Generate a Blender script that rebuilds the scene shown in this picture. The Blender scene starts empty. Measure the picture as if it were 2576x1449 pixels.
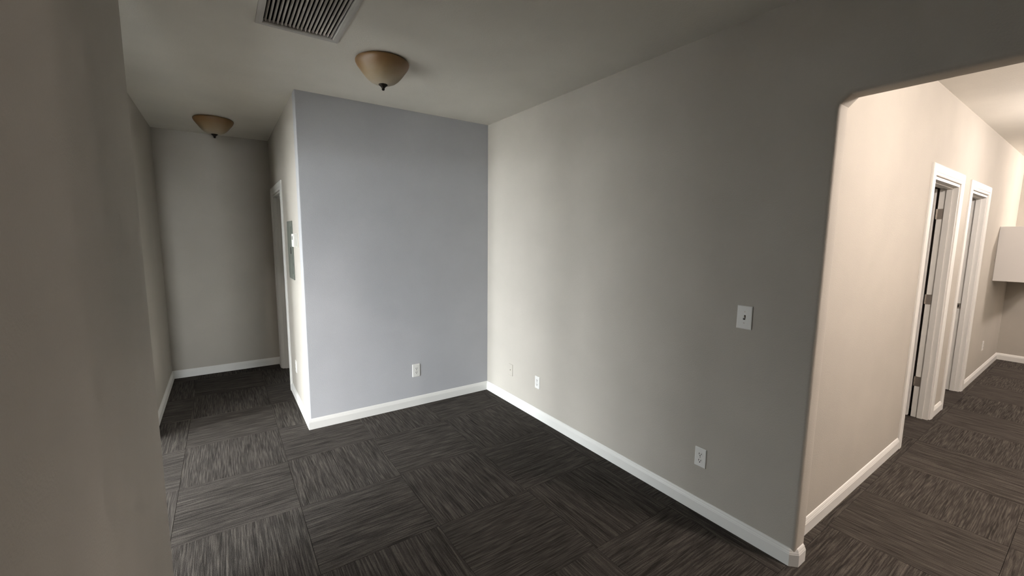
import bpy, bmesh, math, random
from mathutils import Vector, Matrix

# ------------------------------------------------------------------ camera
scene = bpy.context.scene
COL = scene.collection
cam_data = bpy.data.cameras.new('camera')
cam_data.sensor_width = 36.0
cam_data.lens = 1053.24 / 2576.0 * 36.0
cam_data.clip_start = 0.02
cam = bpy.data.objects.new('camera', cam_data)
cam.location = (-2.26819, -3.7326, 1.63448)
cam.rotation_euler = (1.44889, -0.01036, -0.60351)
COL.objects.link(cam)
scene.camera = cam

# ------------------------------------------------------------------ world, exposure
scene.view_settings.view_transform = 'Standard'
scene.view_settings.look = 'None'
scene.view_settings.gamma = 1.0
scene.view_settings.use_curve_mapping = False
scene.view_settings.exposure = 0.0

world = bpy.data.worlds.new('overcast_sky')
scene.world = world
world.use_nodes = True
bgn = world.node_tree.nodes['Background']
bgn.inputs['Color'].default_value = (0.92, 0.97, 1.0, 1)
bgn.inputs['Strength'].default_value = 58.0

# ------------------------------------------------------------------ dimensions
H = 2.74                      # ceiling
BX = -1.742                   # side of the boxed-out closet
OPEN_Y = -2.965               # jamb of the opening in the right-hand wall
OPEN_Z = 2.263
OPEN_END = -4.25
TH = 0.114                    # partition thickness
HALL_Y = -2.885               # hallway wall
HALL_X = 6.60                 # end of hallway
LX, LY0, LY1 = -2.8145, 0.47, 2.20   # passage left wall
NX, NY = -2.522, -1.57        # near wall face and its free end
SOUTH = -5.6
LOB_W, LOB_S = -5.8, -3.78     # unseen lobby added beyond the near wall to bring in daylight

# added lobby windows, placed for the light:  (y0, y1, z0, z1) in the west wall,  (x0, x1, z0, z1) in the south wall
ADDED_WEST_WINDOWS = [(-3.25, -2.08, 0.05, 2.15)] + [(-1.72 + 0.19*k, -1.645 + 0.19*k, 0.05, 2.15) for k in range(7)]   # wide window, and slits added to soften the gradient on the right wall
ADDED_ENTRY_WINDOWS = [(-0.12, 0.24, 0.05, 2.10)]      # added for the bright carpet patch, in the short wall nearer the room
ENTRY_X, ENTRY_Y = -4.1, -0.40
ADDED_SOUTH_WINDOWS = [(-3.15, -2.82, 0.30, 2.6)]  # narrow slot added for the light band on the passage end wall

# portals guide the daylight through the added lobby windows
def portal(name, loc, rot, sx, sy):
    l = bpy.data.lights.new(name, 'AREA')
    l.shape = 'RECTANGLE'; l.size = sx; l.size_y = sy
    l.cycles.is_portal = True
    o = bpy.data.objects.new(name, l)
    o.location = loc; o.rotation_euler = rot
    COL.objects.link(o)
for (a, b, c, d) in ADDED_WEST_WINDOWS:
    portal('added_window_daylight', (LOB_W - 0.02, (a+b)/2, (c+d)/2), (0, -math.pi/2, 0), d-c, b-a)
for (a, b, c, d) in ADDED_ENTRY_WINDOWS:
    portal('added_window_daylight', (ENTRY_X - 0.02, (a+b)/2, (c+d)/2), (0, -math.pi/2, 0), d-c, b-a)
for (a, b, c, d) in ADDED_SOUTH_WINDOWS:
    portal('added_window_daylight', ((a+b)/2, LOB_S - 0.02, (c+d)/2), (math.pi/2, 0, 0), b-a, d-c)

def disc_lamp(name, loc, power, color, size, spread=180):
    l = bpy.data.lights.new(name, 'AREA')
    l.shape = 'DISK'; l.size = size; l.energy = power; l.color = color
    l.spread = math.radians(spread)
    o = bpy.data.objects.new(name, l)
    o.location = loc
    COL.objects.link(o)
WARM = (1.0, 0.89, 0.83)
COOL = (0.93, 0.97, 1.0)
def bowl_lamp(name, loc, power, color, radius):
    l = bpy.data.lights.new(name, 'POINT')
    l.energy = power; l.color = color; l.shadow_soft_size = radius
    o = bpy.data.objects.new(name, l); o.location = loc
    COL.objects.link(o)
bowl_lamp('hall_lamp', (0.75, -4.60, 2.56), 150, WARM, 0.10)
bowl_lamp('hall_lamp', (3.30, -3.95, 2.38), 58, WARM, 0.10)
bowl_lamp('hall_lamp', (6.15, -4.15, 2.56), 120, WARM, 0.10)
disc_lamp('added_lobby_lamp', (-5.1, -3.64, 2.66), 95, (1.0, 0.95, 0.90), 0.12)  # unseen lamp added for the diagonal light edge on the back wall

# ------------------------------------------------------------------ material helpers
def new_mat(name):
    m = bpy.data.materials.new(name)
    m.use_nodes = True
    nt = m.node_tree
    b = nt.nodes['Principled BSDF']
    return m, nt, b
def node(nt, t, **kw):
    n = nt.nodes.new(t)
    for k, v in kw.items():
        setattr(n, k, v)
    return n
def ramp(nt, stops):
    r = node(nt, 'ShaderNodeValToRGB')
    e = r.color_ramp.elements
    while len(e) < len(stops): e.new(0.5)
    for i, (p, c) in enumerate(stops):
        e[i].position = p
        e[i].color = (c[0], c[1], c[2], 1)
    return r

def paint(name, col, rough=0.85, bump=0.12, scale=140, vary=0.04):
    m, nt, b = new_mat(name)
    tc = node(nt, 'ShaderNodeTexCoord')
    n1 = node(nt, 'ShaderNodeTexNoise'); n1.inputs['Scale'].default_value = scale; n1.inputs['Detail'].default_value = 3
    n2 = node(nt, 'ShaderNodeTexNoise'); n2.inputs['Scale'].default_value = 2.3; n2.inputs['Detail'].default_value = 4
    nt.links.new(tc.outputs['Object'], n1.inputs['Vector'])
    nt.links.new(tc.outputs['Object'], n2.inputs['Vector'])
    c0 = [c*(1-vary) for c in col]; c1 = [min(1, c*(1+vary)) for c in col]
    r = ramp(nt, [(0.3, c0), (0.7, c1)])
    nt.links.new(n2.outputs['Fac'], r.inputs['Fac'])
    nt.links.new(r.outputs['Color'], b.inputs['Base Color'])
    bp = node(nt, 'ShaderNodeBump'); bp.inputs['Strength'].default_value = bump; bp.inputs['Distance'].default_value = 0.004
    nt.links.new(n1.outputs['Fac'], bp.inputs['Height'])
    nt.links.new(bp.outputs['Normal'], b.inputs['Normal'])
    b.inputs['Roughness'].default_value = rough
    b.inputs['Specular IOR Level'].default_value = 0.3
    return m

M_WALL = paint('greige_wall_paint', (0.432, 0.403, 0.356), bump=0.25)
M_BACK = paint('lavender_grey_wall_paint', (0.385, 0.387, 0.40), bump=0.25)
M_CEIL = paint('ceiling_paint', (0.74, 0.71, 0.645), rough=0.95, bump=0.3, scale=110)
M_LOBBY = paint('dark_low_bounce_lobby', (0.17, 0.16, 0.145))  # kept dark so the added lobby bounces less light into the room
M_TRIM = paint('white_trim_paint', (0.71, 0.70, 0.67), rough=0.42, bump=0.03, scale=60, vary=0.01)
M_PLASTIC = paint('white_plastic', (0.70, 0.69, 0.66), rough=0.4, bump=0.0, vary=0.01)
M_THERMO = paint('thermostat_plastic', (0.74, 0.73, 0.69), rough=0.45, bump=0.0, vary=0.01)
M_CABINET = paint('white_cabinet_laminate', (0.69, 0.67, 0.645), rough=0.5, bump=0.02, vary=0.01)
M_PANEL = paint('grey_panel_enamel', (0.115, 0.125, 0.108), rough=0.5, bump=0.03, vary=0.03)
M_DARK = paint('dark_slot', (0.03, 0.028, 0.025), rough=0.8, bump=0.0)
M_DUCT = paint('dark_duct_lining', (0.02, 0.019, 0.018), rough=0.95, bump=0.1)
M_GRILLE = paint('grille_enamel', (0.50, 0.48, 0.45), rough=0.55, bump=0.02, vary=0.02)
M_LOUVER = paint('dusty_louver', (0.36, 0.33, 0.295), rough=0.9, bump=0.5, scale=260, vary=0.15)
M_GRID = paint('pavement', (0.60, 0.585, 0.56), rough=0.9)
def metal(name, col, rough):
    m, nt, b = new_mat(name)
    b.inputs['Base Color'].default_value = (*col, 1); b.inputs['Metallic'].default_value = 0.85
    b.inputs['Roughness'].default_value = rough
    n = node(nt, 'ShaderNodeTexNoise'); n.inputs['Scale'].default_value = 60
    r = ramp(nt, [(0.2, (rough*0.8,)*3), (0.8, (rough*1.2,)*3)])
    nt.links.new(n.outputs['Fac'], r.inputs['Fac']); nt.links.new(r.outputs['Color'], b.inputs['Roughness'])
    return m
M_BRONZE = metal('oil_rubbed_bronze', (0.018, 0.014, 0.011), 0.5)
M_NICKEL = metal('satin_nickel', (0.42, 0.38, 0.34), 0.42)

def shade_glass():
    m, nt, b = new_mat('amber_alabaster_glass')
    tc = node(nt, 'ShaderNodeTexCoord')
    sp = node(nt, 'ShaderNodeSeparateXYZ'); nt.links.new(tc.outputs['Object'], sp.inputs['Vector'])
    n = node(nt, 'ShaderNodeTexNoise'); n.inputs['Scale'].default_value = 22; n.inputs['Detail'].default_value = 5
    nt.links.new(tc.outputs['Object'], n.inputs['Vector'])
    ma = node(nt, 'ShaderNodeMath', operation='MULTIPLY_ADD'); ma.inputs[1].default_value = 0.03; ma.inputs[2].default_value = -0.015
    nt.links.new(n.outputs['Fac'], ma.inputs[0])
    ad = node(nt, 'ShaderNodeMath', operation='ADD'); nt.links.new(sp.outputs['Z'], ad.inputs[0]); nt.links.new(ma.outputs[0], ad.inputs[1])
    mr = node(nt, 'ShaderNodeMapRange'); mr.inputs['From Min'].default_value = -0.15; mr.inputs['From Max'].default_value = -0.015
    nt.links.new(ad.outputs[0], mr.inputs['Value'])
    r = ramp(nt, [(0.0, (0.30, 0.25, 0.18)), (0.4, (0.235, 0.17, 0.095)), (0.72, (0.18, 0.105, 0.042)), (1.0, (0.14, 0.072, 0.023))])
    nt.links.new(mr.outputs['Result'], r.inputs['Fac'])
    nt.links.new(r.outputs['Color'], b.inputs['Base Color'])
    b.inputs['Roughness'].default_value = 0.45
    return m
M_SHADE = shade_glass()

def carpet():
    m, nt, b = new_mat('charcoal_carpet_tile')
    tc = node(nt, 'ShaderNodeTexCoord')
    oi = node(nt, 'ShaderNodeObjectInfo')
    off = node(nt, 'ShaderNodeMath', operation='MULTIPLY'); off.inputs[1].default_value = 37.0
    nt.links.new(oi.outputs['Random'], off.inputs[0])
    va = node(nt, 'ShaderNodeVectorMath', operation='ADD')
    nt.links.new(tc.outputs['Object'], va.inputs[0]); nt.links.new(off.outputs[0], va.inputs[1])
    def streak(sx, sy, detail, dist=0.0):
        mp = node(nt, 'ShaderNodeMapping'); mp.inputs['Scale'].default_value = (sx, sy, 1)
        nt.links.new(va.outputs[0], mp.inputs['Vector'])
        n = node(nt, 'ShaderNodeTexNoise'); n.inputs['Scale'].default_value = 1.0
        n.inputs['Detail'].default_value = detail; n.inputs['Distortion'].default_value = dist
        nt.links.new(mp.outputs[0], n.inputs['Vector'])
        return n
    s1 = streak(6.5, 150, 2, 0.3)      # long thin light threads
    s2 = streak(3.0, 36, 3, 0.3)        # broader tonal bands
    s3 = streak(330, 420, 2)            # pile
    r1 = ramp(nt, [(0.42, (0, 0, 0)), (0.80, (1, 1, 1))]); nt.links.new(s1.outputs['Fac'], r1.inputs['Fac'])
    r2 = ramp(nt, [(0.30, (0.0275, 0.024, 0.0215)), (0.70, (0.0535, 0.047, 0.042))]); nt.links.new(s2.outputs['Fac'], r2.inputs['Fac'])
    mx = node(nt, 'ShaderNodeMix', data_type='RGBA'); mx.inputs['B'].default_value = (0.165, 0.146, 0.127, 1)
    fm = node(nt, 'ShaderNodeMath', operation='MULTIPLY'); fm.inputs[1].default_value = 0.6
    nt.links.new(r1.outputs['Color'], fm.inputs[0])
    nt.links.new(fm.outputs[0], mx.inputs['Factor']); nt.links.new(r2.outputs['Color'], mx.inputs['A'])
    mm = node(nt, 'ShaderNodeMix', data_type='RGBA', blend_type='MULTIPLY'); mm.inputs['Factor'].default_value = 1.0
    r3 = ramp(nt, [(0.25, (0.62, 0.62, 0.62)), (0.75, (1.3, 1.3, 1.3))]); nt.links.new(s3.outputs['Fac'], r3.inputs['Fac'])
    nt.links.new(mx.outputs['Result'], mm.inputs['A']); nt.links.new(r3.outputs['Color'], mm.inputs['B'])
    nt.links.new(mm.outputs['Result'], b.inputs['Base Color'])
    b.inputs['Roughness'].default_value = 1.0
    b.inputs['Specular IOR Level'].default_value = 0.05
    b.inputs['Sheen Weight'].default_value = 0.0
    b.inputs['Sheen Roughness'].default_value = 0.6
    b.inputs['Sheen Tint'].default_value = (0.9, 0.85, 0.78, 1)
    ad = node(nt, 'ShaderNodeMath', operation='ADD')
    nt.links.new(s1.outputs['Fac'], ad.inputs[0]); nt.links.new(s3.outputs['Fac'], ad.inputs[1])
    bp = node(nt, 'ShaderNodeBump'); bp.inputs['Strength'].default_value = 0.6; bp.inputs['Distance'].default_value = 0.004
    nt.links.new(ad.outputs[0], bp.inputs['Height']); nt.links.new(bp.outputs['Normal'], b.inputs['Normal'])
    return m
M_CARPET = carpet()

# ------------------------------------------------------------------ mesh helpers
def obj(name, bm, mat, parent=None, smooth=False):
    me = bpy.data.meshes.new(name)
    bmesh.ops.recalc_face_normals(bm, faces=bm.faces)
    bm.to_mesh(me); bm.free()
    if smooth:
        for p in me.polygons: p.use_smooth = True
    me.materials.append(mat)
    o = bpy.data.objects.new(name, me)
    COL.objects.link(o)
    if parent: o.parent = parent
    return o
def shared(name, me, parent=None, loc=(0, 0, 0), rot=(0, 0, 0)):
    o = bpy.data.objects.new(name, me); COL.objects.link(o)
    o.location = loc; o.rotation_euler = rot
    if parent: o.parent = parent
    return o
def empty(name, loc=(0, 0, 0), rot=(0, 0, 0)):
    o = bpy.data.objects.new(name, None); COL.objects.link(o)
    o.location = loc; o.rotation_euler = rot
    o.empty_display_size = 0.1
    return o
def tag(o, label=None, category=None, group=None, kind=None):
    if label: o['label'] = label
    if category: o['category'] = category
    if group: o['group'] = group
    if kind: o['kind'] = kind
    return o
def box(bm, x0, x1, y0, y1, z0, z1):
    v = [bm.verts.new((x, y, z)) for x in (x0, x1) for y in (y0, y1) for z in (z0, z1)]
    for f in ((0,1,3,2), (4,6,7,5), (0,4,5,1), (2,3,7,6), (0,2,6,4), (1,5,7,3)):
        bm.faces.new([v[i] for i in f])
    return v
def bevbox(x0, x1, y0, y1, z0, z1, r, seg=2):
    bm = bmesh.new(); box(bm, x0, x1, y0, y1, z0, z1)
    bmesh.ops.bevel(bm, geom=bm.edges[:], offset=r, segments=seg, profile=0.5, affect='EDGES', clamp_overlap=True)
    return bm
def prism(bm, poly, axis, a, b):
    """poly in the two remaining axes (in x,y,z order), extruded along axis from a to b"""
    def P(u, v, w):
        c = [u, v]; c.insert(axis, w); return c
    lo = [bm.verts.new(P(u, v, a)) for u, v in poly]
    hi = [bm.verts.new(P(u, v, b)) for u, v in poly]
    n = len(poly)
    bm.faces.new(lo); bm.faces.new(hi[::-1])
    for i in range(n):
        bm.faces.new((lo[i], lo[(i+1) % n], hi[(i+1) % n], hi[i]))
def bev_edges(bm, pred, r, seg=4):
    bmesh.ops.recalc_face_normals(bm, faces=bm.faces)
    es = [e for e in bm.edges if pred(e.verts[0].co, e.verts[1].co)]
    bmesh.ops.bevel(bm, geom=es, offset=r, segments=seg, profile=0.5, affect='EDGES')
def near(a, b, e=1e-4): return abs(a-b) < e
def lathe(bm, prof, n=48):
    rings = []
    for r, z in prof:
        if r < 1e-5: rings.append([bm.verts.new((0, 0, z))])
        else: rings.append([bm.verts.new((r*math.cos(2*math.pi*i/n), r*math.sin(2*math.pi*i/n), z)) for i in range(n)])
    for a, b in zip(rings, rings[1:]):
        for i in range(n):
            j = (i+1) % n
            if len(a) == 1 and len(b) == 1: continue
            if len(a) == 1: bm.faces.new((a[0], b[i], b[j]))
            elif len(b) == 1: bm.faces.new((a[i], a[j], b[0]))
            else: bm.faces.new((a[i], a[j], b[j], b[i]))
def smooth_angle(o, deg=35):
    me = o.data
    for p in me.polygons: p.use_smooth = True
    bm = bmesh.new(); bm.from_mesh(me)
    lim = math.radians(deg)
    for e in bm.edges:
        if len(e.link_faces) == 2 and e.calc_face_angle(0) > lim: e.smooth = False
    bm.to_mesh(me); bm.free()

# ------------------------------------------------------------------ the shell
def struct(name, bm, mat, label, parent=None):
    o = obj(name, bm, mat, parent)
    if parent is None: tag(o, label, kind='structure')
    return o

# floor slab, with the carpet tiles laid on it one by one
bm = bmesh.new(); box(bm, LOB_W-0.1, HALL_X+0.2, SOUTH-0.2, 2.4, -0.15, -0.007)
floor = struct('floor', bm, M_CARPET, 'dark charcoal carpet tile floor running through room and hallway')

REGIONS = [(NX, 0.0, -4.96, NY), (-4.45, BX, NY, 0.0), (BX, 0.0, NY, 0.0), (LX, BX, 0.0, LY1), (-4.45, LX, 0.0, LY0),
           (-4.45, NX-TH, -3.0, NY), (0.0, TH, -4.24, OPEN_Y), (TH, HALL_X, -4.96, HALL_Y),
           (2.125, 2.99, HALL_Y, HALL_Y+TH), (3.49, 4.29, HALL_Y, HALL_Y+TH), (BX, BX+TH, 1.165, 1.97)]
T = 0.62; GX, GY = -1.97, -0.46
gap = 0.0011
rnd = random.Random(4)
full_me = None
for i in range(-5, 15):
    for j in range(-9, 6):
        tx, ty = GX + i*T, GY + j*T
        cx, cy = tx + T/2, ty + T/2
        pcs = []
        area = 0
        for (x0, x1, y0, y1) in REGIONS:
            a0, a1 = max(x0, tx+gap), min(x1, tx+T-gap)
            b0, b1 = max(y0, ty+gap), min(y1, ty+T-gap)
            if a1-a0 > 0.004 and b1-b0 > 0.004:
                pcs.append((a0, a1, b0, b1)); area += (a1-a0)*(b1-b0)
        if not pcs: continue
        turn = (i + j) % 2
        flip = rnd.randrange(2)
        ang = math.pi/2*turn + math.pi*flip
        if len(pcs) == 1 and area > (T-2*gap)**2*0.999:
            if full_me is None:
                bm = bmesh.new(); h = T/2-gap
                box(bm, -h, h, -h, h, -0.007, 0.0)
                full_me = bpy.data.meshes.new('carpet_tile')
                bmesh.ops.recalc_face_normals(bm, faces=bm.faces)
                bm.to_mesh(full_me); bm.free(); full_me.materials.append(M_CARPET)
            me = full_me
        else:
            bm = bmesh.new(); Rm = Matrix.Rotation(-ang, 3, 'Z')
            for (a0, a1, b0, b1) in pcs:
                for v in box(bm, a0-cx, a1-cx, b0-cy, b1-cy, -0.007, 0.0): v.co = Rm @ v.co
            me = bpy.data.meshes.new('carpet_tile')
            bmesh.ops.recalc_face_normals(bm, faces=bm.faces)
            bm.to_mesh(me); bm.free(); me.materials.append(M_CARPET)
        dz = rnd.uniform(-0.0004, 0.0)
        shared('carpet_tile', me, floor, (cx, cy, dz), (0, 0, ang))

# ceiling with the cut-out for the return-air grille
VX0, VX1, VY0, VY1 = -2.056, -1.646, -1.79, -1.028     # outer flange
FL = 0.034
hx0, hx1, hy0, hy1 = VX0+0.02, VX1-0.02, VY0+0.02, VY1-0.02
bm = bmesh.new()
X0, X1, Y0, Y1 = LOB_W-0.1, HALL_X+0.2, SOUTH-0.2, 2.4
box(bm, X0, ENTRY_X-0.1, Y0, ENTRY_Y+0.1, H, H+0.12); box(bm, ENTRY_X-0.1, hx0, Y0, Y1, H, H+0.12); box(bm, hx1, X1, Y0, Y1, H, H+0.12)
box(bm, hx0, hx1, Y0, hy0, H, H+0.12); box(bm, hx0, hx1, hy1, Y1, H, H+0.12)
struct('ceiling', bm, M_CEIL, 'flat textured off-white ceiling')

BN = 0.019
# long right-hand wall with the wide opening to the hallway
c = 0.035
poly = [(0.0, 0), (OPEN_Y, 0), (OPEN_Y, OPEN_Z-c), (OPEN_Y-c, OPEN_Z), (OPEN_END+c, OPEN_Z), (OPEN_END, OPEN_Z-c), (OPEN_END, 0), (SOUTH, 0), (SOUTH, H), (0.0, H)]
bm = bmesh.new(); prism(bm, poly, 0, 0.0, TH)
def on_open(p): return near(p.y, OPEN_Y) or near(p.y, OPEN_END) or near(p.y, OPEN_Y-c) or near(p.y, OPEN_END+c)
bev_edges(bm, lambda p, q: near(p.x, q.x) and on_open(p) and on_open(q) and not (near(p.z, 0) and near(q.z, 0)), BN)
o = struct('wall_right', bm, M_WALL, 'long greige wall with a wide uncased opening to the hallway'); smooth_angle(o, 25)
# back wall, its free corner rounded
bm = bmesh.new(); box(bm, BX, TH, 0, TH, 0, H)
bev_edges(bm, lambda p, q: near(p.x, BX) and near(q.x, BX) and near(p.y, 0) and near(q.y, 0), 0.008, 4)
o = struct('wall_back', bm, M_BACK, 'pale lavender-grey wall facing the camera between passage and corner'); smooth_angle(o, 25)
# side wall of the closet block, with doorway
D3 = (1.165, 1.97, 2.08)
poly = [(TH, 0), (D3[0], 0), (D3[0], D3[2]), (D3[1], D3[2]), (D3[1], 0), (LY1, 0), (LY1, H), (TH, H)]
bm = bmesh.new(); prism(bm, poly, 0, BX, BX+TH)
struct('wall_passage_right', bm, M_WALL, 'narrow wall of the passage carrying the breaker box and thermostat')
bm = bmesh.new(); box(bm, LX-TH, TH, LY1, LY1+TH, 0, H)
struct('wall_passage_end', bm, M_WALL, 'shadowy greige wall closing the end of the passage')
poly = [(LX, LY0), (LX, LY1), (LX-TH, LY1), (LX-TH, LY0+TH), (ENTRY_X-0.1, LY0+TH), (ENTRY_X-0.1, LY0)]
bm = bmesh.new(); prism(bm, poly, 2, 0, H)
bev_edges(bm, lambda p, q: near(p.x, LX) and near(q.x, LX) and near(p.y, LY0) and near(q.y, LY0), BN)
o = struct('wall_passage_left', bm, M_WALL, 'dark left wall of the passage running to its far end'); smooth_angle(o, 25)
# near wall
bm = bmesh.new(); box(bm, NX-TH, NX, SOUTH, NY, 0, H)
bev_edges(bm, lambda p, q: near(p.y, NY) and near(q.y, NY) and near(p.x, q.x), BN)
o = struct('wall_left', bm, M_WALL, 'dark greige wall close to the camera at the left edge'); smooth_angle(o, 25)
bm = bmesh.new(); box(bm, NX, 0, SOUTH-TH, SOUTH, 0, H)
struct('wall_behind_camera', bm, M_WALL, 'greige wall behind the camera')
# outer walls of the added, unseen lobby, with openings placed for the light
bm = bmesh.new()
ys = [LOB_S] + [v for w in sorted(ADDED_WEST_WINDOWS) for v in w[:2]] + [ENTRY_Y]
for k in range(0, len(ys), 2): box(bm, LOB_W-0.1, LOB_W, ys[k], ys[k+1], 0, H)
for (a, b, c0, d) in ADDED_WEST_WINDOWS:
    box(bm, LOB_W-0.1, LOB_W, a, b, 0, c0); box(bm, LOB_W-0.1, LOB_W, a, b, d, H)
box(bm, LOB_W-0.1, ENTRY_X-0.1, ENTRY_Y, ENTRY_Y+0.1, 0, H)
ys = [ENTRY_Y] + [v for w in sorted(ADDED_ENTRY_WINDOWS) for v in w[:2]] + [LY0]
for k in range(0, len(ys), 2): box(bm, ENTRY_X-0.1, ENTRY_X, ys[k], ys[k+1], 0, H)
for (a, b, c0, d) in ADDED_ENTRY_WINDOWS:
    box(bm, ENTRY_X-0.1, ENTRY_X, a, b, 0, c0); box(bm, ENTRY_X-0.1, ENTRY_X, a, b, d, H)
struct('wall_added_lobby_west', bm, M_LOBBY, 'unseen lobby wall added with tall windows to let daylight in')
bm = bmesh.new()
xs = [LOB_W] + [v for w in sorted(ADDED_SOUTH_WINDOWS) for v in w[:2]] + [NX-TH]
for k in range(0, len(xs), 2): box(bm, xs[k], xs[k+1], LOB_S-0.1, LOB_S, 0, H)
for (a, b, c0, d) in ADDED_SOUTH_WINDOWS:
    box(bm, a, b, LOB_S-0.1, LOB_S, 0, c0); box(bm, a, b, LOB_S-0.1, LOB_S, d, H)
struct('wall_added_lobby_south', bm, M_LOBBY, 'unseen lobby wall added with a window slot for the passage light band')
# unseen headers added to cut the light on back wall and ceiling
bm = bmesh.new(); box(bm, -3.96, -3.84, LOB_S, LY0, 2.16, H); box(bm, LX-TH, LX-0.012, NY, LY0, 2.20, H)
struct('wall_added_lobby_header', bm, M_LOBBY, 'unseen headers added to cut the light on back wall and ceiling')
# hallway
D1 = (2.125, 2.99, 2.115); D2 = (3.49, 4.29, 2.105)
poly = [(TH, 0), (D1[0], 0), (D1[0], D1[2]), (D1[1], D1[2]), (D1[1], 0), (D2[0], 0), (D2[0], D2[2]), (D2[1], D2[2]), (D2[1], 0),
        (HALL_X, 0), (HALL_X, H), (TH, H)]
bm = bmesh.new(); prism(bm, poly, 1, HALL_Y, HALL_Y+TH)
struct('wall_hallway', bm, M_WALL, 'bright hallway wall with two white door frames')
bm = bmesh.new(); box(bm, HALL_X, HALL_X+TH, SOUTH, HALL_Y+TH, 0, H)
struct('wall_hallway_end', bm, M_WALL, 'wall at the far end of the hallway below the white cabinet')
bm = bmesh.new(); box(bm, TH, HALL_X, SOUTH-TH, SOUTH, 0, H)
struct('wall_hallway_south', bm, M_WALL, 'hallway wall out of sight to the right')
# dark rooms behind the doors
bm = bmesh.new(); box(bm, TH, 6.6, 0.2, 0.3, 0, H); box(bm, 3.20, 3.30, HALL_Y+TH, 0.2, 0, H); box(bm, 6.5, 6.6, HALL_Y+TH, 0.2, 0, H)
struct('wall_side_rooms', bm, M_WALL, 'walls of the unlit rooms behind the hallway doors')
# pavement outside the added lobby windows
bm = bmesh.new(); box(bm, -30, LOB_W-0.1, -30, 12, -0.3, -0.12); box(bm, LOB_W-0.1, 8, -30, SOUTH-0.2, -0.3, -0.12)
struct('ground', bm, M_GRID, 'pavement outside the added lobby windows')

# ------------------------------------------------------------------ baseboards
BASE = [(0, 0), (0.0145, 0), (0.0145, 0.062), (0.0125, 0.066), (0.0125, 0.069), (0.0085, 0.077), (0.0085, 0.080), (0.004, 0.088), (0, 0.090)]
def baseboard(path, names):
    """path: plan points, room on the right-hand side; names: one (name, label) per segment or None to continue the previous one"""
    n = len(path); secs = []
    P = [Vector(p) for p in path]
    for i in range(n):
        d0 = (P[i]-P[i-1]).normalized() if i > 0 else None
        d1 = (P[i+1]-P[i]).normalized() if i < n-1 else None
        if d0 is None: d0 = d1
        if d1 is None: d1 = d0
        n0 = Vector((d0.y, -d0.x)); n1 = Vector((d1.y, -d1.x))
        m = (n0+n1); m = m / max(1e-6, m.dot(n0))
        secs.append([(P[i].x+m.x*t, P[i].y+m.y*t, z+0.0002) for t, z in BASE])
    k = 0
    while k < n-1:
        e = k+1
        while e < n-1 and names[e] is None: e += 1
        bm = bmesh.new()
        rings = [[bm.verts.new(c_) for c_ in secs[i]] for i in range(k, e+1)]
        m_ = len(BASE)
        for a, b in zip(rings, rings[1:]):
            for q in range(m_):
                bm.faces.new((a[q], a[(q+1) % m_], b[(q+1) % m_], b[q]))
        bm.faces.new(rings[0]); bm.faces.new(rings[-1][::-1])
        struct(names[k][0], bm, M_TRIM, names[k][1])
        k = e
g = 0.0
baseboard([(LX, LY0), (LX, LY1), (BX, LY1), (BX, 2.055)],
          [('baseboard_passage_left', 'white baseboard along the left wall of the dark passage'),
           ('baseboard_passage_end', 'white baseboard across the end of the dark passage'),
           ('baseboard_passage_corner', 'short stub of baseboard behind the passage door frame')])
cc = 0.024
baseboard([(BX, 1.08), (BX, 0), (0, 0), (0, OPEN_Y+cc), (cc, OPEN_Y), (TH-cc, OPEN_Y), (TH, OPEN_Y+cc), (TH, HALL_Y), (D1[0]-0.085, HALL_Y)],
          [('baseboard_passage_right', 'white baseboard below the breaker box in the passage'),
           ('baseboard_back', 'white baseboard along the pale back wall'),
           ('baseboard_right', 'long white baseboard along the right wall wrapping the end at the opening'), None, None, None, None,
           ('baseboard_hallway', 'bright white baseboard between the opening and first hallway door')])
baseboard([(D1[1]+0.085, HALL_Y), (D2[0]-0.085, HALL_Y)], [('baseboard_between_doors', 'short white baseboard between the two hallway doors')])
baseboard([(D2[1]+0.085, HALL_Y), (HALL_X, HALL_Y), (HALL_X, SOUTH)],
          [('baseboard_hallway_far', 'white baseboard past the second hallway door'), ('baseboard_hallway_end', 'white baseboard on the far end wall of the hallway')])
baseboard([(NX, SOUTH), (NX, NY-cc), (NX-cc, NY), (NX-TH, NY)],
          [('baseboard_left', 'white baseboard at the foot of the near wall, below the frame'), None, None])

# ------------------------------------------------------------------ door frames
CAS = [(0, 0), (0, 0.010), (0.006, 0.013), (0.020, 0.013), (0.026, 0.016), (0.070, 0.018), (0.080, 0.014), (0.085, 0.010), (0.085, 0)]
def casing(parent, u0, u1, zt, to3d):
    """three mitred casing boards; to3d(u, out, z)"""
    r = 0.006
    A = [(u0-r, 0.0), (u0-r, zt+r), (u1+r, zt+r), (u1+r, 0.0)]
    dirs = [(-1, 0), (-1, 1), (1, 1), (1, 0)]
    for k in range(3):
        bm = bmesh.new(); rings = []
        for i in (k, k+1):
            (au, az), (du, dz) = A[i], dirs[i]
            rings.append([bm.verts.new(to3d(au+du*w, t, az+dz*w)) for w, t in CAS])
        a, b = rings; m_ = len(CAS)
        for q in range(m_): bm.faces.new((a[q], a[(q+1) % m_], b[(q+1) % m_], b[q]))
        bm.faces.new(a); bm.faces.new(b[::-1])
        obj('casing', bm, M_TRIM, parent)
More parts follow.
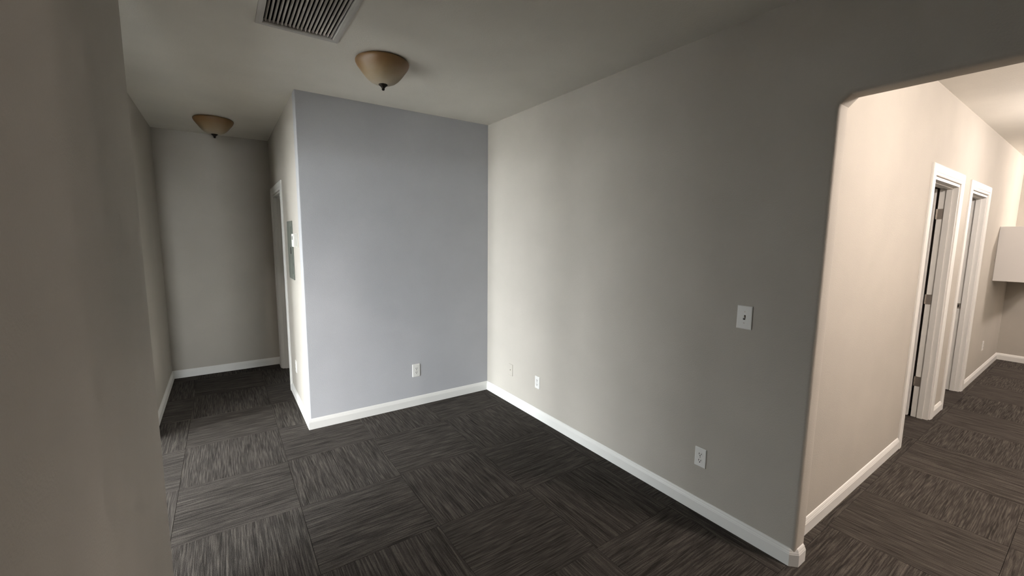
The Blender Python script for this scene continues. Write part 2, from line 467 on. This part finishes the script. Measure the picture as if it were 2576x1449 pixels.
def frame(parent, u0, u1, zt, depth0, depth1, to3d_box, stop=None):
    """jamb boards (19 mm inside the rough opening) and stops; to3d_box(bm,u0,u1,d0,d1,z0,z1)"""
    j = 0.019
    for (a, b, z0, z1) in ((u0, u0+j, 0, zt), (u1-j, u1, 0, zt), (u0+j, u1-j, zt-j, zt)):
        bm = bmesh.new(); to3d_box(bm, a, b, depth0, depth1, z0+0.0003, z1); obj('jamb', bm, M_TRIM, parent)
    if stop:
        s0, s1 = stop; t = 0.011
        for (a, b, z0, z1) in ((u0+j, u0+j+t, 0, zt-j), (u1-j-t, u1-j, 0, zt-j), (u0+j+t, u1-j-t, zt-j-t, zt-j)):
            bm = bmesh.new(); to3d_box(bm, a, b, s0, s1, z0+0.0003, z1); obj('door_stop', bm, M_TRIM, parent)

def hinge(parent, z, jx, y):
    """butt hinge on a jamb whose face looks to -x; knuckle on the room side"""
    bm = bmesh.new(); box(bm, jx-0.0025, jx, y-0.034, y+0.002, z-0.045, z+0.045)
    leaf = obj('hinge', bm, M_NICKEL, parent)
    for k in range(5):
        bm = bmesh.new()
        bmesh.ops.create_cone(bm, cap_ends=True, segments=12, radius1=0.006, radius2=0.006, depth=0.0165,
                              matrix=Matrix.Translation((jx-0.004, y+0.006, z-0.036+k*0.018)))
        obj('knuckle', bm, M_NICKEL, leaf, smooth=False)
    for dz in (-0.03, 0.0, 0.03):
        bm = bmesh.new()
        bmesh.ops.create_cone(bm, cap_ends=True, segments=10, radius1=0.004, radius2=0.004, depth=0.001,
                              matrix=Matrix.Translation((jx-0.003, y-0.018, z+dz)) @ Matrix.Rotation(math.pi/2, 4, 'Y'))
        obj('screw', bm, M_NICKEL, leaf)

def hall_door(name, label, D):
    e = empty(name, ((D[0]+D[1])/2, HALL_Y, 0)); tag(e, label, kind='structure')
    ox, oy = e.location.x, e.location.y
    casing(e, D[0]-ox, D[1]-ox, D[2], lambda u, t, z: (u, -t, z))
    def bx(bm, a, b, d0, d1, z0, z1): box(bm, a, b, d0, d1, z0, z1)
    frame(e, D[0]-ox+0.0004, D[1]-ox-0.0004, D[2]-0.0004, -0.001, TH+0.001, bx, stop=(0.035, 0.072))
    return e
d1 = hall_door('door_1', 'nearer hallway door frame, white casing with hinges and open leaf', D1)
ox = d1.location.x
for z in (1.872, 1.11, 0.341):
    hinge(d1, z, D1[1]-0.0194-ox, TH-0.002)
# open door leaf, swung into the room against the hinge jamb
lf = 0.038
x1 = D1[1]-0.0194-ox-0.002
bm = bevbox(x1-lf, x1-0.001, TH+0.016, TH+0.016+0.82, 0.012, D1[2]-0.024, 0.002, 1)
obj('door_leaf', bm, M_TRIM, d1)
d2 = hall_door('door_2', 'farther hallway door frame, white casing with a small strike plate', D2)
ox = d2.location.x
bm = bevbox(D2[1]-0.0194-ox-0.002, D2[1]-0.0194-ox, 0.076, 0.111, 0.912, 0.970, 0.0008, 1)
sp = obj('strike_plate', bm, M_NICKEL, d2)
bm = bmesh.new(); box(bm, D2[1]-0.0194-ox-0.0026, D2[1]-0.0194-ox-0.0018, 0.086, 0.100, 0.926, 0.956)
obj('latch_hole', bm, M_DARK, sp)
# passage door in the closet block
e = empty('door_3', (BX, (D3[0]+D3[1])/2, 0)); tag(e, 'white door frame at the end of the dark passage', kind='structure')
oy = e.location.y
casing(e, D3[0]-oy, D3[1]-oy, D3[2], lambda u, t, z: (-t, u, z))
frame(e, D3[0]-oy+0.0004, D3[1]-oy-0.0004, D3[2]-0.0004, -0.001, TH+0.001,
      lambda bm, a, b, d0, d1_, z0, z1: box(bm, d0, d1_, a, b, z0, z1), stop=(0.03, 0.068))
bm = bevbox(0.070, 0.106, D3[0]-oy+0.022, D3[1]-oy-0.022, 0.012, D3[2]-0.024, 0.002, 1)
obj('door_leaf', bm, M_TRIM, e)

# ------------------------------------------------------------------ flush-mount ceiling lights
def ceiling_light(loc, label):
    e = empty('ceiling_light', loc); tag(e, label, 'ceiling light', 'flush ceiling lights with amber glass bowls')
    bm = bmesh.new()
    lathe(bm, [(0, 0), (0.138, 0), (0.140, -0.004), (0.140, -0.012), (0.132, -0.020), (0, -0.020)])
    smooth_angle(obj('ceiling_pan', bm, M_TRIM, e), 40)
    bm = bmesh.new()
    outer = [(0.158, -0.006), (0.1625, -0.007), (0.1655, -0.012), (0.1645, -0.021), (0.158, -0.035), (0.146, -0.052), (0.132, -0.071),
             (0.117, -0.091), (0.100, -0.110), (0.081, -0.126), (0.058, -0.137), (0.032, -0.143), (0.012, -0.145)]
    inner = [(r-0.005 if r > 0.02 else r, z+0.004) for r, z in outer[::-1]]
    lathe(bm, outer + inner + [outer[0]], 64)
    smooth_angle(obj('glass_shade', bm, M_SHADE, e), 50)
    bm = bmesh.new()
    lathe(bm, [(0, -0.139), (0.027, -0.141), (0.0285, -0.145), (0.026, -0.149), (0.017, -0.156), (0.011, -0.163), (0.0085, -0.168),
               (0.0095, -0.172), (0.0085, -0.177), (0.004, -0.180), (0, -0.181)], 32)
    smooth_angle(obj('finial', bm, M_BRONZE, e), 40)
    return e
ceiling_light((-1.352, -0.925, H), 'nearer amber glass bowl ceiling light beside the air grille')
ceiling_light((-2.262, 1.41, H), 'farther amber glass bowl ceiling light in the dark passage')

# ------------------------------------------------------------------ return-air grille
gcx, gcy = (VX0+VX1)/2, (VY0+VY1)/2
e = empty('air_grille', (gcx, gcy, H)); tag(e, 'return air grille with dusty louvers set in the ceiling', 'air grille')
hw, hl = (VX1-VX0)/2, (VY1-VY0)/2
prof = [(0, 0), (0.003, -0.007), (0.020, -0.009), (FL-0.003, -0.007), (FL, 0.006), (FL-0.004, 0.006), (0.02, -0.0006), (0.0, -0.0006)]
prof = [(0.0, -0.0008), (0.002, -0.007), (0.016, -0.0095), (0.030, -0.008), (FL, -0.003), (FL, 0.014), (FL-0.002, 0.014), (FL-0.002, -0.001)]
cor = [(-hw, -hl, 1, 1), (hw, -hl, -1, 1), (hw, hl, -1, -1), (-hw, hl, 1, -1)]
for k in range(4):
    bm = bmesh.new(); rings = []
    for i in (k, (k+1) % 4):
        x, y, sx, sy = cor[i]
        rings.append([bm.verts.new((x+sx*w, y+sy*w, z)) for w, z in prof])
    a, b = rings; m_ = len(prof)
    for q in range(m_): bm.faces.new((a[q], a[(q+1) % m_], b[(q+1) % m_], b[q]))
    bm.faces.new(a); bm.faces.new(b[::-1])
    obj('flange', bm, M_GRILLE, e)
NL = 18
iw = hw-FL-0.001
pitch = 2*iw/NL
bm = bmesh.new()
L2 = hl-FL-0.001
sec = [(-0.0040, 0.0085), (-0.0030, 0.0090), (0.0044, 0.0004), (0.0044, -0.0016), (0.0034, -0.0016)]
lo = [bm.verts.new((x, -L2, z)) for x, z in sec]; hi = [bm.verts.new((x, L2, z)) for x, z in sec]
for q in range(len(sec)): bm.faces.new((lo[q], lo[(q+1) % len(sec)], hi[(q+1) % len(sec)], hi[q]))
bm.faces.new(lo); bm.faces.new(hi[::-1])
bmesh.ops.recalc_face_normals(bm, faces=bm.faces)
lme = bpy.data.meshes.new('louver'); bm.to_mesh(lme); bm.free(); lme.materials.append(M_LOUVER)
for k in range(NL):
    shared('louver', lme, e, (-iw+pitch*(k+0.5), 0, 0.002))
bm = bmesh.new()
w2, l2 = hw-0.021, hl-0.021
for (a, b, c_, d) in ((-w2, -w2+0.004, -l2, l2), (w2-0.004, w2, -l2, l2), (-w2, w2, -l2, -l2+0.004), (-w2, w2, l2-0.004, l2)):
    box(bm, a, b, c_, d, 0.015, 0.30)
box(bm, -w2, w2, -l2, l2, 0.30, 0.31)
obj('duct_box', bm, M_DUCT, e)

# ------------------------------------------------------------------ wall plates
def place(e, wall):
    # plate built in local x (width), z (height), facing -y
    e.rotation_euler = {'back': (0, 0, 0), 'right': (0, 0, -math.pi/2), 'passage': (0, 0, -math.pi/2)}[wall]
def screw(parent, x, z, y):
    bm = bmesh.new()
    bmesh.ops.create_cone(bm, cap_ends=True, segments=12, radius1=0.0035, radius2=0.0030, depth=0.0016,
                          matrix=Matrix.Translation((x, y, z)) @ Matrix.Rotation(math.pi/2, 4, 'X'))
    obj('screw', bm, M_NICKEL, parent)
def plate_mesh(w, h, t=0.0062):
    bm = bmesh.new()
    rings = []
    for (dw, y) in ((0, 0), (0, -0.0025), (0.0015, -0.0045), (0.005, -t)):
        a, b = w/2-dw, h/2-dw; r = 0.004
        pts = []
        for sx, sz, a0 in ((1, 1, 0), (-1, 1, 90), (-1, -1, 180), (1, -1, 270)):
            for q in range(4):
                an = math.radians(a0+30*q)
                pts.append((sx*(a-r)+r*math.cos(an), y, sz*(b-r)+r*math.sin(an)))
        rings.append([bm.verts.new(p) for p in pts])
    n = len(rings[0])
    for a, b in zip(rings, rings[1:]):
        for q in range(n): bm.faces.new((a[q], a[(q+1) % n], b[(q+1) % n], b[q]))
    bm.faces.new(rings[0]); bm.faces.new(rings[-1])
    return bm
def duplex_outlet(loc, wall, label, w=0.072, h=0.118, mat=None):
    e = empty('electrical_outlet', loc); place(e, wall); tag(e, label, 'outlet', 'wall outlets')
    obj('cover_plate', plate_mesh(w, h), mat or M_PLASTIC, e)
    for s in (1, -1):
        zc = 0.0195*s
        bm = bmesh.new()
        prof = [(0.0165*math.cos(math.radians(a)), max(-0.0145, min(0.0145, 0.0175*math.sin(math.radians(a))))) for a in range(0, 360, 15)]
        f = [bm.verts.new((x, -0.0078, zc+z)) for x, z in prof]; g_ = [bm.verts.new((x, -0.005, zc+z)) for x, z in prof]
        n = len(f); bm.faces.new(f); bm.faces.new(g_[::-1])
        for q in range(n): bm.faces.new((f[q], f[(q+1) % n], g_[(q+1) % n], g_[q]))
        rc = obj('receptacle', bm, mat or M_PLASTIC, e)
        for (xx, zz, ww, hh) in ((-0.0064, 0.003, 0.0034, 0.0105), (0.0064, 0.003, 0.0034, 0.0090), (0.0, -0.0085, 0.0060, 0.0060)):
            bm = bmesh.new(); box(bm, xx-ww/2, xx+ww/2, -0.0082, -0.0074, zc+zz-hh/2, zc+zz+hh/2)
            obj('slot', bm, M_DARK, rc)
    screw(e, 0, 0, -0.0068)
    return e
duplex_outlet((-0.80, -0.0002, 0.348), 'back', 'white outlet low on the pale back wall', 0.078, 0.126)
duplex_outlet((-0.0002, -2.443, 0.345), 'right', 'outlet low on the right wall, below the light switch')
duplex_outlet((-0.0002, -0.871, 0.333), 'right', 'small outlet on the right wall near the back corner', 0.066, 0.114)
duplex_outlet((BX-0.0002, 0.705, 0.36), 'passage', 'outlet beside the passage door frame, seen nearly edge on')
duplex_outlet((5.37, HALL_Y-0.0002, 0.36), 'back', 'outlet on the far hallway wall past the second door')
# blank wall-coloured jack plate
e = empty('jack_plate', (-0.0002, -0.446, 0.335)); place(e, 'right'); tag(e, 'wall-coloured jack plate closest to the back corner', 'wall plate')
obj('cover_plate', plate_mesh(0.07, 0.116), M_WALL, e)
bm = bmesh.new()
bmesh.ops.create_cone(bm, cap_ends=True, segments=14, radius1=0.005, radius2=0.0045, depth=0.008, matrix=Matrix.Translation((0, -0.009, 0.0)) @ Matrix.Rotation(math.pi/2, 4, 'X'))
obj('coax_connector', bm, M_NICKEL, e)
# light switch
e = empty('light_switch', (-0.0002, -2.633, 1.2215)); place(e, 'right'); tag(e, 'white toggle light switch plate on the right wall', 'light switch')
obj('cover_plate', plate_mesh(0.080, 0.126), M_PLASTIC, e)
bm = bmesh.new(); box(bm, -0.0055, 0.0055, -0.0068, -0.0058, -0.0125, 0.0125); obj('toggle_slot', bm, M_DARK, e)
bm = bmesh.new()
v = box(bm, -0.004, 0.004, -0.0165, -0.0062, -0.006, 0.006)
for q in v:
    if q.co.y < -0.01: q.co.z += 0.009; q.co.x *= 0.8
bmesh.ops.bevel(bm, geom=bm.edges[:], offset=0.0009, segments=2, affect='EDGES')
obj('toggle', bm, M_PLASTIC, e)
screw(e, 0, 0.030, -0.0068); screw(e, 0, -0.030, -0.0068)

# ------------------------------------------------------------------ electrical panel and thermostat on the passage wall
e = empty('breaker_box', (BX-0.0002, 0.62, 1.49)); place(e, 'passage'); tag(e, 'tall grey metal breaker box on the narrow passage wall', 'breaker box')
pw, ph = 0.31, 0.53
obj('cover', bevbox(-pw/2, pw/2, -0.008, 0, -ph/2, ph/2, 0.002, 2), M_PANEL, e)
dr = obj('panel_door', bevbox(-pw/2+0.035, pw/2-0.035, -0.013, -0.0075, -ph/2+0.05, ph/2-0.05, 0.0015, 2), M_PANEL, e)
obj('latch', bevbox(pw/2-0.075, pw/2-0.05, -0.017, -0.0125, -0.03, 0.03, 0.001, 1), M_DARK, dr)
for (sx, sz) in ((1, 1), (1, -1), (-1, 1), (-1, -1)): screw(e, sx*(pw/2-0.014), sz*(ph/2-0.02), -0.0085)
e = empty('thermostat', (BX-0.0002, 0.245, 1.585)); place(e, 'passage'); tag(e, 'small white thermostat box in front of the grey breaker box', 'thermostat')
obj('back_plate', bevbox(-0.057, 0.057, -0.008, 0, -0.058, 0.058, 0.002, 2), M_THERMO, e)
cv = obj('housing', bevbox(-0.054, 0.054, -0.034, -0.0078, -0.055, 0.055, 0.005, 3), M_THERMO, e)
bm = bmesh.new(); box(bm, -0.028, 0.028, -0.0346, -0.0335, 0.005, 0.035); obj('display', bm, M_PANEL, cv)

# ------------------------------------------------------------------ wall cabinet in the hallway
CX0, CY0, CZ0, CZ1 = 5.36, -3.215, 1.168, 1.814
e = empty('wall_cabinet', (CX0, HALL_Y, CZ0)); tag(e, 'white wall cabinet hung at the far end of the hallway', 'cabinet')
L = HALL_X-CX0-0.004; Dp = HALL_Y-CY0; Hc = CZ1-CZ0
def part(name, *b, r=0.0015): return obj(name, bevbox(*b, r, 1), M_CABINET, e)
part('end_panel', 0, 0.018, -Dp, -0.001, 0, Hc)
part('end_panel', L-0.018, L, -Dp, -0.001, 0, Hc)
part('top_panel', 0.0185, L-0.0185, -Dp, -0.001, Hc-0.018, Hc)
part('bottom_panel', 0.0185, L-0.0185, -Dp, -0.001, 0.0, 0.018)
part('back_panel', 0.0185, L-0.0185, -0.008, -0.001, 0.0185, Hc-0.0185)
for k in range(2):
    a = 0.002 + k*L/2
    d = part('cabinet_door', a, a+L/2-0.004, -Dp-0.0195, -Dp-0.0005, 0.002, Hc-0.002)
    hx = a+L/2-0.05 if k == 0 else a+0.046
    bm = bmesh.new()
    bmesh.ops.create_uvsphere(bm, u_segments=14, v_segments=8, radius=0.013, matrix=Matrix.Translation((hx, -Dp-0.030, 0.06)))
    obj('knob', bm, M_NICKEL, d, smooth=True)
